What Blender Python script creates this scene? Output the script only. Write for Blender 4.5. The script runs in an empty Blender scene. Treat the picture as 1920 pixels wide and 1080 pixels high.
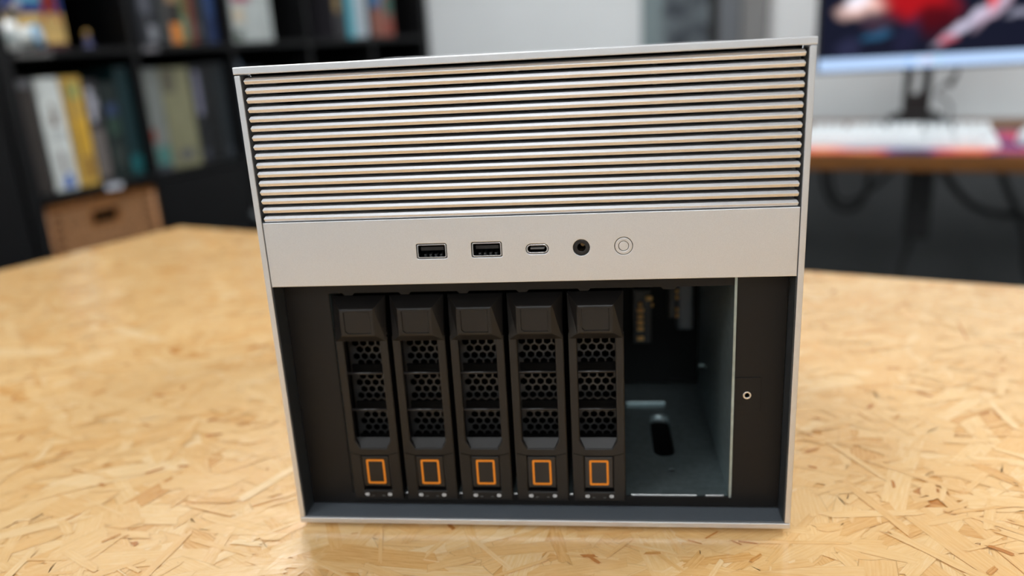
import bpy, bmesh, math, random
from mathutils import Vector, Matrix

random.seed(7)
scene = bpy.context.scene
COL = scene.collection
R = math.radians

# ------------------------------------------------------------------ camera
cam = bpy.data.cameras.new('camera')
camo = bpy.data.objects.new('camera', cam)
COL.objects.link(camo)
camo.matrix_world = Matrix(((0.99317, 0.02021, 0.1149, 0.03696),
                            (0.10371, 0.29797, -0.94893, -0.35417),
                            (-0.05341, 0.95436, 0.29384, 0.23969),
                            (0, 0, 0, 1)))
cam.sensor_width = 36.0
cam.lens = 28.264
cam.clip_start = 0.01
cam.clip_end = 50
cam.dof.use_dof = True
cam.dof.focus_distance = 0.362
cam.dof.aperture_fstop = 3.7
scene.camera = camo

# ------------------------------------------------------------------ world, exposure
world = bpy.data.worlds.new('world')
scene.world = world
world.use_nodes = True
world.node_tree.nodes['Background'].inputs[0].default_value = (0.75, 0.85, 1.0, 1)
world.node_tree.nodes['Background'].inputs[1].default_value = 1.0
vs = scene.view_settings
vs.view_transform = 'Standard'
vs.look = 'None'
vs.gamma = 1.0
vs.use_curve_mapping = False
vs.exposure = 0.60
LAMP = 12.0          # strength of the ceiling light diffusers

# ------------------------------------------------------------------ materials
def lin(c):
    def f(v):
        v = v / 255.0
        return v / 12.92 if v <= 0.04045 else ((v + 0.055) / 1.055) ** 2.4
    return (f(c[0]), f(c[1]), f(c[2]), 1.0)

MATS = {}
def mat(name, rgb, rough=0.5, metal=0.0, var=0.08, scale=40.0, bump=0.0, bscale=None, coat=0.0,
        stretch=None, spec=0.5):
    """Procedural material: base colour varied by noise, optional fine relief."""
    if name in MATS:
        return MATS[name]
    m = bpy.data.materials.new(name)
    m.use_nodes = True
    nt = m.node_tree
    N, Lk = nt.nodes, nt.links
    b = N['Principled BSDF']
    tc = N.new('ShaderNodeTexCoord')
    mp = N.new('ShaderNodeMapping')
    Lk.new(tc.outputs['Object'], mp.inputs[0])
    if stretch:
        mp.inputs['Scale'].default_value = stretch
    nz = N.new('ShaderNodeTexNoise')
    nz.inputs['Scale'].default_value = scale
    nz.inputs['Detail'].default_value = 3
    Lk.new(mp.outputs[0], nz.inputs['Vector'])
    c = lin(rgb)
    rp = N.new('ShaderNodeValToRGB')
    rp.color_ramp.elements[0].position = 0.3
    rp.color_ramp.elements[1].position = 0.7
    rp.color_ramp.elements[0].color = tuple(max(0, v * (1 - var)) for v in c[:3]) + (1,)
    rp.color_ramp.elements[1].color = tuple(min(1, v * (1 + var)) for v in c[:3]) + (1,)
    Lk.new(nz.outputs[0], rp.inputs[0])
    Lk.new(rp.outputs[0], b.inputs['Base Color'])
    b.inputs['Roughness'].default_value = rough
    b.inputs['Metallic'].default_value = metal
    b.inputs['Specular IOR Level'].default_value = spec
    if coat:
        b.inputs['Coat Weight'].default_value = coat
        b.inputs['Coat Roughness'].default_value = 0.15
    if bump:
        n2 = N.new('ShaderNodeTexNoise')
        n2.inputs['Scale'].default_value = bscale or scale * 4
        n2.inputs['Detail'].default_value = 2
        Lk.new(mp.outputs[0], n2.inputs['Vector'])
        bp = N.new('ShaderNodeBump')
        bp.inputs['Strength'].default_value = bump
        bp.inputs['Distance'].default_value = 0.001
        Lk.new(n2.outputs[0], bp.inputs['Height'])
        Lk.new(bp.outputs[0], b.inputs['Normal'])
    MATS[name] = m
    return m

def emit_mat(name, rgb, strength):
    m = bpy.data.materials.new(name)
    m.use_nodes = True
    nt = m.node_tree
    nt.nodes.remove(nt.nodes['Principled BSDF'])
    e = nt.nodes.new('ShaderNodeEmission')
    e.inputs[0].default_value = lin(rgb)
    e.inputs[1].default_value = strength
    nt.links.new(e.outputs[0], nt.nodes['Material Output'].inputs[0])
    return m

ALU = mat('anodised_aluminium', (214, 215, 217), 0.46, 1.0, 0.04, 2500, 0.10, 5000)
ALUS = mat('anodised_slat_aluminium', (214, 215, 217), 0.40, 1.0, 0.04, 2500, 0.06, 5000)
DARKIN = mat('lit_liner_shield_paint', (84, 90, 96), 0.40, 0.0, 0.06, 900, 0.05, 3000)  # lit liner tone, overhead reflection put into the floor colour; also shield plate
LINER_SHADED = mat('shaded_liner_paint', (46, 49, 52), 0.42, 0.0, 0.06, 900, 0.05, 3000)  # same liner in a shaded tone for the bay sides
BLACKP = mat('black_powder_coat', (15, 13, 12), 0.5, 0.0, 0.06, 1500, 0.08, 4000, spec=0.3)
PLASTIC = mat('black_moulded_plastic', (18, 16, 15), 0.38, 0.0, 0.05, 1500, 0.06, 4500, spec=0.4)
PLASTIC2 = mat('black_smooth_plastic', (22, 20, 20), 0.28, 0.0, 0.05, 1500)
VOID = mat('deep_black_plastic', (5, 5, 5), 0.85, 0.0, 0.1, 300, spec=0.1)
STEEL = mat('galvanised_steel', (160, 176, 178), 0.40, 0.85, 0.12, 260, 0.06, 700)
CHROME = mat('bright_nickel', (222, 222, 222), 0.2, 1.0, 0.03, 900)
HEXM = mat('dark_mesh_steel', (78, 77, 76), 0.4, 0.5, 0.06, 900)
ORANGE = mat('orange_paint', (226, 132, 22), 0.45, 0.0, 0.03, 500)
WHITEP = mat('white_print', (215, 215, 215), 0.5, 0.0, 0.03, 500)
GREYP = mat('grey_print', (95, 95, 95), 0.5, 0.0, 0.03, 500)
GOLD = mat('gold_contacts', (250, 196, 122), 0.4, 0.1, 0.05, 900)
PCB = mat('dark_circuit_board', (8, 9, 9), 0.6, 0.0, 0.2, 300, spec=0.15)
RUBBER = mat('black_rubber', (18, 18, 18), 0.8, 0.0, 0.1, 300)
LAMB = mat('black_brown_laminate', (11, 11, 12), 0.45, 0.0, 0.15, 60, 0.05, 300, 0.0, (1, 1, 0.1), 0.3)
WALLM = mat('white_wall_paint', (226, 229, 229), 0.75, 0.0, 0.015, 6, 0.05, 300)
CEILM = mat('ceiling_paint', (238, 238, 236), 0.85, 0.0, 0.01, 6)
FLOORM = mat('grey_carpet', (74, 76, 80), 0.95, 0.0, 0.2, 300, 0.4, 900)
CHARCOAL_SHADE = mat('charcoal_shade_paint', (80, 82, 83), 0.7, 0.0, 0.03, 8)
DESKW = mat('brown_oiled_wood', (112, 66, 4), 0.5, 0.0, 0.35, 14, 0.08, 60, 0.0, (1, 9, 9))
BLKPL = mat('matte_black_plastic', (15, 15, 15), 0.5, 0.0, 0.1, 200)
CABLE = mat('black_cable_sheath', (17, 18, 18), 0.55, 0.0, 0.1, 200)
GREYCAB = mat('grey_cable_sheath', (120, 124, 124), 0.55, 0.0, 0.1, 200)
KEYW = mat('white_keycap_plastic', (232, 238, 240), 0.4, 0.0, 0.02, 200)
KEYG = mat('pale_grey_keycap_plastic', (206, 212, 214), 0.4, 0.0, 0.02, 200)
PAPER = mat('book_paper', (196, 190, 172), 0.8, 0.0, 0.1, 400, 0.2, 1200)
WICKER = mat('woven_wicker', (156, 110, 68), 0.65, 0.0, 0.3, 70, 0.3, 300)
WICKD = mat('dark_woven_wicker', (96, 58, 28), 0.65, 0.0, 0.3, 70, 0.3, 300)
GREYM = mat('grey_painted_metal', (104, 108, 112), 0.5, 0.0, 0.05, 30)
GREYM2 = mat('warm_grey_painted_metal', (126, 126, 125), 0.5, 0.0, 0.05, 30)

# ------------------------------------------------------------------ mesh helpers
def link(o):
    COL.objects.link(o)
    return o

def finish(name, bm, m, parent=None, smooth=False, loc=None, rotz=None):
    bm.normal_update()
    me = bpy.data.meshes.new(name)
    bm.to_mesh(me)
    bm.free()
    if smooth:
        for p in me.polygons:
            p.use_smooth = True
    return mobj(name, me, m, parent, loc, rotz)

def mobj(name, me, m, parent=None, loc=None, rotz=None):
    o = bpy.data.objects.new(name, me)
    link(o)
    if m is not None:
        ms = m if isinstance(m, (list, tuple)) else [m]
        if not me.materials:
            for k in ms:
                me.materials.append(k)
    if parent is not None:
        o.parent = parent
    if loc is not None:
        o.location = loc
    if rotz is not None:
        o.rotation_euler = (0, 0, rotz)
    return o

def empty(name, loc=(0, 0, 0), rotz=0.0):
    o = bpy.data.objects.new(name, None)
    link(o)
    o.empty_display_size = 0.02
    o.location = loc
    o.rotation_euler = (0, 0, rotz)
    return o

def tag(o, label, cat, group=None, kind=None):
    o['label'] = label
    o['category'] = cat
    if group:
        o['group'] = group
    if kind:
        o['kind'] = kind
    return o

def struct(o):
    o['kind'] = 'structure'
    return o

def add_box(bm, x0, x1, y0, y1, z0, z1, bev=0.0, seg=2):
    ret = bmesh.ops.create_cube(bm, size=1.0)
    vsx = ret['verts']
    for v in vsx:
        v.co = Vector(((x0 + x1) / 2 + v.co.x * (x1 - x0), (y0 + y1) / 2 + v.co.y * (y1 - y0),
                       (z0 + z1) / 2 + v.co.z * (z1 - z0)))
    if bev > 0:
        es = set()
        for v in vsx:
            for e in v.link_edges:
                es.add(e)
        bmesh.ops.bevel(bm, geom=list(es), offset=bev, segments=seg, affect='EDGES', profile=0.5)
    return bm

def box(name, x0, x1, y0, y1, z0, z1, m, parent=None, bev=0.0, seg=2, loc=None, rotz=None):
    bm = bmesh.new()
    add_box(bm, x0, x1, y0, y1, z0, z1, bev, seg)
    return finish(name, bm, m, parent, False, loc, rotz)

def add_cyl(bm, p0, p1, r0, r1=None, n=16, cap=True):
    r1 = r0 if r1 is None else r1
    p0, p1 = Vector(p0), Vector(p1)
    d = (p1 - p0)
    L = d.length
    q = Vector((0, 0, 1)).rotation_difference(d.normalized()).to_matrix().to_4x4()
    M = Matrix.Translation((p0 + p1) / 2) @ q
    bmesh.ops.create_cone(bm, cap_ends=cap, segments=n, radius1=r0, radius2=r1, depth=L, matrix=M)

def cyl(name, p0, p1, r0, m, parent=None, r1=None, n=20, smooth=True):
    bm = bmesh.new()
    add_cyl(bm, p0, p1, r0, r1, n)
    o = finish(name, bm, m, parent)
    if smooth:
        for p in o.data.polygons:
            p.use_smooth = len(p.vertices) == 4
    return o

def curve_mesh(loops, half, bevel, shrink=True):
    cu = bpy.data.curves.new('tmp', 'CURVE')
    cu.dimensions = '2D'
    cu.fill_mode = 'BOTH'
    cu.extrude = max(half - bevel, 0.00001)
    cu.bevel_depth = bevel
    cu.bevel_resolution = 1
    if shrink:
        cu.offset = -bevel
    for lp in loops:
        s = cu.splines.new('POLY')
        s.points.add(len(lp) - 1)
        for i, p in enumerate(lp):
            s.points[i].co = (p[0], p[1], 0, 1)
        s.use_cyclic_u = True
    ob = bpy.data.objects.new('tmp', cu)
    link(ob)
    dg = bpy.context.evaluated_depsgraph_get()
    dg.update()
    me = bpy.data.meshes.new_from_object(ob.evaluated_get(dg))
    bpy.data.objects.remove(ob)
    bpy.data.curves.remove(cu)
    me.materials.clear()
    return me

def plate(name, loops, y0, y1, m, parent=None, bevel=0.0):
    """Upright sheet in the x-z plane between y0 (front) and y1, loops = outline + holes."""
    me = curve_mesh(loops, (y1 - y0) / 2, bevel)
    ym = (y0 + y1) / 2
    me.transform(Matrix(((1, 0, 0, 0), (0, 0, -1, ym), (0, 1, 0, 0), (0, 0, 0, 1))))
    for p in me.polygons:
        p.use_smooth = False
    me.name = name
    return mobj(name, me, m, parent)

def slab(name, loops, z0, z1, m, parent=None, bevel=0.0):
    me = curve_mesh(loops, (z1 - z0) / 2, bevel)
    me.transform(Matrix.Translation((0, 0, (z0 + z1) / 2)))
    for p in me.polygons:
        p.use_smooth = False
    me.name = name
    return mobj(name, me, m, parent)

def rect(x0, x1, z0, z1):
    return [(x0, z0), (x1, z0), (x1, z1), (x0, z1)]

def rrect(x0, x1, z0, z1, r, n=5):
    pts = []
    for cx, cz, a0 in ((x1 - r, z1 - r, 0), (x0 + r, z1 - r, 90), (x0 + r, z0 + r, 180), (x1 - r, z0 + r, 270)):
        for i in range(n + 1):
            a = R(a0 + 90 * i / n)
            pts.append((cx + r * math.cos(a), cz + r * math.sin(a)))
    return pts

def circ(cx, cz, r, n=28):
    return [(cx + r * math.cos(2 * math.pi * i / n), cz + r * math.sin(2 * math.pi * i / n)) for i in range(n)]

def tube(name, pts, r, m, parent=None, n=8, cyclic=False):
    cu = bpy.data.curves.new('tmp', 'CURVE')
    cu.dimensions = '3D'
    cu.bevel_depth = r
    cu.bevel_resolution = 2
    cu.resolution_u = n
    s = cu.splines.new('NURBS')
    s.points.add(len(pts) - 1)
    for i, p in enumerate(pts):
        s.points[i].co = (p[0], p[1], p[2], 1)
    s.order_u = min(4, len(pts))
    s.use_endpoint_u = True
    s.use_cyclic_u = cyclic
    cu.use_fill_caps = True
    ob = bpy.data.objects.new('tmp', cu)
    link(ob)
    dg = bpy.context.evaluated_depsgraph_get()
    dg.update()
    me = bpy.data.meshes.new_from_object(ob.evaluated_get(dg))
    bpy.data.objects.remove(ob)
    bpy.data.curves.remove(cu)
    me.materials.clear()
    me.name = name
    for p in me.polygons:
        p.use_smooth = True
    return mobj(name, me, m, parent)

def lathe(name, prof, m, parent=None, n=28):
    bm = bmesh.new()
    rings = []
    for r, z in prof:
        rings.append([bm.verts.new((r * math.cos(2 * math.pi * i / n), r * math.sin(2 * math.pi * i / n), z)) for i in range(n)])
    for a, b in zip(rings, rings[1:]):
        for i in range(n):
            j = (i + 1) % n
            bm.faces.new((a[i], a[j], b[j], b[i]))
    bm.faces.new(rings[0][::-1])
    bm.faces.new(rings[-1])
    return finish(name, bm, m, parent, True)

def copy_tree(o, parent=None):
    c = o.copy()
    COL.objects.link(c)
    c.parent = parent
    for ch in list(o.children):
        copy_tree(ch, c)
    return c

# ------------------------------------------------------------------ room shell
# room frame: a along the back wall, b towards the back wall, turned -22.5 degrees
RA = R(-22.5)
E1 = Vector((math.cos(RA), math.sin(RA), 0))
E2 = Vector((-math.sin(RA), math.cos(RA), 0))
def room(a, b, z=0.0):
    return E1 * a + E2 * b + Vector((0, 0, z))
FZ, CZ = -0.81, 1.74
A0, A1, B0, B1 = -2.24, 2.7, -2.9, 2.67

def rbox(name, a0, a1, b0, b1, z0, z1, m, parent=None, bev=0.0):
    return box(name, a0, a1, b0, b1, z0, z1, m, parent, bev, rotz=RA if parent is None else None)

struct(rbox('floor', A0, A1, B0, B1, FZ - 0.1, FZ, FLOORM))
struct(rbox('ceiling', A0, A1, B0, B1, CZ, CZ + 0.1, CEILM))
struct(rbox('wall_back', A0, A1, B1, B1 + 0.1, FZ, CZ, WALLM))
struct(rbox('wall_left', A0 - 0.1, A0, B0, B1, FZ, CZ, WALLM))
struct(rbox('wall_right', A1, A1 + 0.1, B0, B1, FZ, CZ, WALLM))
struct(rbox('wall_front', A0, A1, B0 - 0.1, B0, FZ, CZ, WALLM))
# charcoal panel added on the back wall, its dark tone deepens the under-desk shade
struct(rbox('shade_panel_1', -0.60, A1 - 0.005, B1 - 0.012, B1 - 0.001, FZ + 0.001, -0.095, CHARCOAL_SHADE))

DIFF = emit_mat('light_diffuser', (249, 252, 255), LAMP)
DIFF_FILL = emit_mat('added_fill_diffuser', (250, 252, 255), LAMP * 0.16)  # dim fill panel added over the table to brighten slats and ledges
LFRAME = mat('white_light_frame', (235, 235, 235), 0.5)
for i, (a, b, txt) in enumerate([(-1.2, -2.2, 'white square ceiling light behind the camera near the left wall'),
                                 (1.2, -2.2, 'white square ceiling light behind the camera near the right wall'),
                                 (-1.2, 1.2, 'white square ceiling light above the black bookcase side'),
                                 (1.2, 1.2, 'white square ceiling light above the desk'),
                                 (-0.05, -0.55, 'added dim square fill light above the strand board table')]):
    t = empty('ceiling_light', room(a, b, CZ), RA)
    tag(t, txt, 'ceiling light', 'square ceiling lights')
    plate_l = slab('frame', [rect(-0.42, 0.42, -0.42, 0.42), rect(-0.38, 0.38, -0.38, 0.38)], -0.03, -0.001, LFRAME, t, 0.002)
    box('diffuser', -0.38, 0.38, -0.38, 0.38, -0.024, -0.012, DIFF_FILL if i == 4 else DIFF, t)

# ------------------------------------------------------------------ table with oriented strand board top
TROT = R(-20.4)
table = empty('workbench_table', (0, 0, FZ), TROT)
tag(table, 'pale oriented strand board table top under the silver computer case', 'table')
TZ = -FZ

def osb_material(name, strands):
    m = bpy.data.materials.new(name)
    m.use_nodes = True
    nt = m.node_tree
    N, Lk = nt.nodes, nt.links
    b = N['Principled BSDF']
    ramp = N.new('ShaderNodeValToRGB')
    cr = ramp.color_ramp
    stops = [(0.0, (200, 131, 64)), (0.16, (224, 166, 95)), (0.42, (240, 189, 122)), (0.75, (247, 204, 142)), (1.0, (252, 217, 164))]
    cr.elements[0].position, cr.elements[0].color = stops[0][0], lin(stops[0][1])
    cr.elements[1].position, cr.elements[1].color = stops[-1][0], lin(stops[-1][1])
    for p, c in stops[1:-1]:
        e = cr.elements.new(p)
        e.color = lin(c)
    grain = N.new('ShaderNodeTexNoise')
    grain.inputs['Scale'].default_value = 1.0
    grain.inputs['Detail'].default_value = 4
    grain.inputs['Roughness'].default_value = 0.65
    mp = N.new('ShaderNodeMapping')
    if strands:
        uv = N.new('ShaderNodeUVMap')
        uv.uv_map = 'grain'
        Lk.new(uv.outputs[0], mp.inputs[0])
        mp.inputs['Scale'].default_value = (60, 900, 1)
        at = N.new('ShaderNodeAttribute')
        at.attribute_name = 'strand_tone'
        tone = at.outputs['Fac']
    else:
        tc = N.new('ShaderNodeTexCoord')
        Lk.new(tc.outputs['Object'], mp.inputs[0])
        mp.inputs['Scale'].default_value = (40, 400, 40)
        v = N.new('ShaderNodeTexVoronoi')
        v.inputs['Scale'].default_value = 40
        Lk.new(tc.outputs['Object'], v.inputs['Vector'])
        sp = N.new('ShaderNodeSeparateColor')
        Lk.new(v.outputs['Color'], sp.inputs[0])
        tone = sp.outputs[0]
    Lk.new(mp.outputs[0], grain.inputs['Vector'])
    a1 = N.new('ShaderNodeMath')
    a1.operation = 'MULTIPLY_ADD'
    a1.inputs[1].default_value = 1.0
    a1.inputs[2].default_value = -0.5
    Lk.new(grain.outputs[0], a1.inputs[0])
    a2 = N.new('ShaderNodeMath')
    a2.operation = 'ADD'
    Lk.new(a1.outputs[0], a2.inputs[0])
    Lk.new(tone, a2.inputs[1])
    Lk.new(a2.outputs[0], ramp.inputs[0])
    out = ramp.outputs[0]
    if strands:
        # thin dark glue line along the borders of each strand
        sx = N.new('ShaderNodeUVMap')
        sx.uv_map = 'border'
        sep = N.new('ShaderNodeSeparateXYZ')
        Lk.new(sx.outputs[0], sep.inputs[0])
        mr = N.new('ShaderNodeMapRange')
        mr.inputs['From Min'].default_value = 0.0
        mr.inputs['From Max'].default_value = 0.16
        mr.inputs['To Min'].default_value = 1.0
        mr.inputs['To Max'].default_value = 0.0
        Lk.new(sep.outputs[0], mr.inputs[0])
        sc = N.new('ShaderNodeMath')
        sc.operation = 'MULTIPLY'
        Lk.new(mr.outputs[0], sc.inputs[0])
        Lk.new(sep.outputs[1], sc.inputs[1])
        mx = N.new('ShaderNodeMix')
        mx.data_type = 'RGBA'
        mx.inputs['B'].default_value = lin((150, 96, 44))
        Lk.new(sc.outputs[0], mx.inputs['Factor'])
        Lk.new(out, mx.inputs['A'])
        out = mx.outputs['Result']
    Lk.new(out, b.inputs['Base Color'])
    b.inputs['Roughness'].default_value = 0.26
    b.inputs['Specular IOR Level'].default_value = 0.5
    b.inputs['Coat Weight'].default_value = 0.7
    b.inputs['Coat Roughness'].default_value = 0.12
    # varnish relief
    tc2 = N.new('ShaderNodeTexCoord')
    n2 = N.new('ShaderNodeTexNoise')
    n2.inputs['Scale'].default_value = 70
    n2.inputs['Detail'].default_value = 3
    Lk.new(tc2.outputs['Object'], n2.inputs['Vector'])
    bp = N.new('ShaderNodeBump')
    bp.inputs['Strength'].default_value = 0.25
    bp.inputs['Distance'].default_value = 0.003
    Lk.new(n2.outputs[0], bp.inputs['Height'])
    bp2 = N.new('ShaderNodeBump')
    bp2.inputs['Strength'].default_value = 0.18
    bp2.inputs['Distance'].default_value = 0.0006
    Lk.new(grain.outputs[0], bp2.inputs['Height'])
    Lk.new(bp.outputs[0], bp2.inputs['Normal'])
    Lk.new(bp2.outputs[0], b.inputs['Normal'])
    return m

OSB = osb_material('osb_board', False)
OSBS = osb_material('osb_strands', True)

outline = [(-0.826, 0.5175), (1.25, 0.5175), (1.25, -0.44), (-0.97, -0.44), (-0.935, -0.2), (-0.862, 0.25), (-0.838, 0.44), (-0.835, 0.50), (-0.833, 0.511)]
bm = bmesh.new()
f0 = bm.faces.new([bm.verts.new((x, y, TZ - 0.028)) for x, y in outline])
up = bmesh.ops.extrude_face_region(bm, geom=[f0])
bmesh.ops.translate(bm, vec=(0, 0, 0.0271), verts=[v for v in up['geom'] if isinstance(v, bmesh.types.BMVert)])
bmesh.ops.recalc_face_normals(bm, faces=bm.faces)
bmesh.ops.bevel(bm, geom=[e for e in bm.edges if all(v.co.z > TZ - 0.002 for v in e.verts)], offset=0.003, segments=2, affect='EDGES')
finish('table_top', bm, OSB, table)
for lx, ly in ((-0.78, 0.42), (1.15, 0.42), (1.15, -0.36), (-0.84, -0.36)):
    box('leg', lx - 0.03, lx + 0.03, ly - 0.03, ly + 0.03, 0, TZ - 0.028, BLKPL, table, 0.003)

def make_strands():
    rnd = random.Random(11)
    verts, faces, tone, uvg, uvb = [], [], [], [], []
    def inside(x, y):
        if y > 0.512 or y < -0.432 or x > 1.15:
            return False
        xl = -0.935 + (y + 0.2) / 0.45 * 0.073 if y < 0.25 else -0.862 + (y - 0.25) / 0.25 * 0.027
        return x > xl + 0.006
    jobs = []
    # layers: big pale flakes underneath, slimmer ones on top
    for (cnt, l0, l1, w0, w1) in ((6500, 0.035, 0.095, 0.010, 0.026), (6500, 0.025, 0.085, 0.006, 0.020), (4200, 0.012, 0.055, 0.002, 0.007), (1300, 0.003, 0.011, 0.0008, 0.0028)):
        for _ in range(cnt):
            jobs.append((l0 + (l1 - l0) * rnd.random() ** 1.5, w0 + (w1 - w0) * rnd.random() ** 1.6, l1 < 0.02))
    total = len(jobs)
    for i, (L, W, chip) in enumerate(jobs):
        cx = rnd.uniform(-0.93, 1.0)
        cy = rnd.uniform(-0.44, 0.51)
        ang = rnd.gauss(R(35), R(48))
        ca, sa = math.cos(ang), math.sin(ang)
        z = TZ - 0.00085 + 0.00085 * i / total
        hl, hw = L / 2, W / 2
        slant0, slant1 = rnd.uniform(-1, 1) * min(W, 0.012), rnd.uniform(-1, 1) * min(W, 0.012)
        j = lambda s: rnd.uniform(-s, s)
        # outline of the flake: long straight sides, ragged slanted ends
        out = [(-hl - slant0 * 0.5 + j(0.1 * L), -hw), (-hl * 0.3, -hw * (1 + j(0.2))), (hl * 0.4, -hw * (1 + j(0.2))), (hl - slant1 * 0.5, -hw * 0.9),
               (hl + j(0.08 * L), -hw * 0.25), (hl + j(0.06 * L), hw * 0.3), (hl + slant1 * 0.5, hw * 0.95), (hl * 0.35, hw * (1 + j(0.2))),
               (-hl * 0.4, hw * (1 + j(0.2))), (-hl + slant0 * 0.5, hw * 0.9), (-hl + j(0.08 * L), hw * 0.3), (-hl + j(0.06 * L), -hw * 0.3)]
        pts = [(cx + x * ca - y * sa, cy + x * sa + y * ca) for x, y in out]
        if not all(inside(*p) for p in pts):
            continue
        b0 = len(verts)
        n = len(out)
        verts.extend((p[0], p[1], z) for p in pts)
        verts.extend((cx + x * f * ca - y * 0.55 * sa, cy + x * f * sa + y * 0.55 * ca, z) for x, y in out for f in (0.86,))
        if chip:
            t = rnd.choice((-0.35, -0.1, 0.1, 0.9))
        else:
            t = 0.62 + rnd.gauss(0, 0.14)
            if rnd.random() < 0.05:
                t -= 0.25
        strength = rnd.random() ** 2.2 * 0.55
        ox, oy = rnd.random() * 10, rnd.random() * 10
        for k in range(n):
            k2 = (k + 1) % n
            faces.append((b0 + k, b0 + k2, b0 + n + k2, b0 + n + k))
            tone.append(t)
            for kk, inner in ((k, 0), (k2, 0), (k2, 1), (k, 1)):
                x, y = out[kk]
                if inner:
                    x, y = x * 0.86, y * 0.55
                uvg.append((x + ox, y + oy))
                uvb.append((1.0 if inner else 0.0, strength))
        faces.append(tuple(b0 + n + k for k in range(n)))
        tone.append(t)
        for k in range(n):
            x, y = out[k]
            uvg.append((x * 0.86 + ox, y * 0.55 + oy))
            uvb.append((1.0, strength))
    me = bpy.data.meshes.new('wood_strands')
    me.from_pydata(verts, [], faces)
    a = me.attributes.new('strand_tone', 'FLOAT', 'FACE')
    a.data.foreach_set('value', tone)
    u1 = me.uv_layers.new(name='grain')
    u1.data.foreach_set('uv', [c for p in uvg for c in p])
    u2 = me.uv_layers.new(name='border')
    u2.data.foreach_set('uv', [c for p in uvb for c in p])
    me.update()
    o = mobj('wood_strands', me, OSBS, table)
    o['kind'] = 'stuff'
    return o
make_strands()

# ------------------------------------------------------------------ silver computer case
case = empty('computer_case', (0, 0, 0))
tag(case, 'silver aluminium computer case with louvred front and open drive bays', 'computer case')
DEP = 0.285
W2, WI = 0.1250, 0.1222
bevel = 0.0004
box('top_trim', -0.1253, 0.1253, 0.0, 0.012, 0.2316, 0.2348, ALU, case, 0.0004)
box('top_panel', -WI, WI, 0.0122, DEP, 0.2290, 0.2304, ALU, case, 0.0004)
box('bottom_panel', -W2, W2, 0.0, DEP, 0.0028, 0.0060, ALU, case, 0.0005)
for s in (-1, 1):
    x0, x1 = sorted((s * WI, s * W2))
    bm = bmesh.new()
    add_box(bm, x0, x1, 0.0, 0.012, 0.0061, 0.2312, 0.0004)
    add_box(bm, x0, x1, 0.0115, DEP, 0.0061, 0.2304, 0.0004)
    finish('side_panel', bm, ALU, case)
box('back_panel', -WI + 0.0002, WI - 0.0002, DEP - 0.002, DEP, 0.0062, 0.2288, BLACKP, case)
for fx in (-0.1, 0.1):
    for fy in (0.03, DEP - 0.03):
        cyl('foot', (fx, fy, 0.0002), (fx, fy, 0.0028), 0.009, RUBBER, case)

# louvre slats ----------------------------------------------------
def slat_mesh():
    # profile (y, z) from the front edge: upper facet, top, back, underside, lower facet
    prof = [(0.0008, 0.0), (0.0018, 0.00120), (0.0034, 0.00165), (0.0110, 0.00175), (0.0110, -0.0005), (0.0036, -0.00150), (0.0014, -0.00150)]
    xs = 0.1212
    bm = bmesh.new()
    ends = []
    for sgn in (-1, 1):
        ring = []
        for y, z in prof:
            ring.append(bm.verts.new((sgn * (xs - max(0.0, (y - 0.0008)) * 0.62 if y < 0.008 else sgn * sgn * (xs - 0.0030)), y, z)))
        ends.append(ring)
    n = len(prof)
    for k in range(n):
        k2 = (k + 1) % n
        bm.faces.new((ends[0][k], ends[0][k2], ends[1][k2], ends[1][k]))
    bm.faces.new(ends[0][::-1])
    bm.faces.new(ends[1])
    bmesh.ops.recalc_face_normals(bm, faces=bm.faces)
    # fine chamfer along the front edge and the lower front corner
    es = [e for e in bm.edges if abs(e.verts[0].co.x - e.verts[1].co.x) > 0.1 and e.verts[0].co.y < 0.002]
    bmesh.ops.bevel(bm, geom=es, offset=0.00014, segments=1, affect='EDGES', profile=0.5)
    me = bpy.data.meshes.new('slat')
    bm.normal_update()
    bm.to_mesh(me)
    bm.free()
    me.materials.append(ALUS)
    return me
SM = slat_mesh()
for k in range(16):
    z = 0.2287 - k * (0.2287 - 0.1659) / 15
    o = bpy.data.objects.new('slat', SM)
    link(o)
    o.parent = case
    o.location = (0, 0, z)
box('gap_shade_strip', -WI + 0.0004, WI - 0.0004, 0.0111, 0.0121, 0.2284, 0.2315, VOID, case)  # black strip added to keep the gap under the top trim dark
box('grille_backing', -WI + 0.0004, WI - 0.0004, 0.020, 0.021, 0.1645, 0.2288, VOID, case)
for x in (-0.062, -0.0005, 0.0605):
    box('grille_rib', x - 0.0008, x + 0.0008, 0.0112, 0.0190, 0.1650, 0.2280, GREYP, case)
for s in (-1, 1):
    x0, x1 = sorted((s * 0.1105, s * 0.1215))
    box('grille_bracket', x0, x1, 0.0112, 0.0190, 0.1648, 0.2280, HEXM, case)

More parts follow.
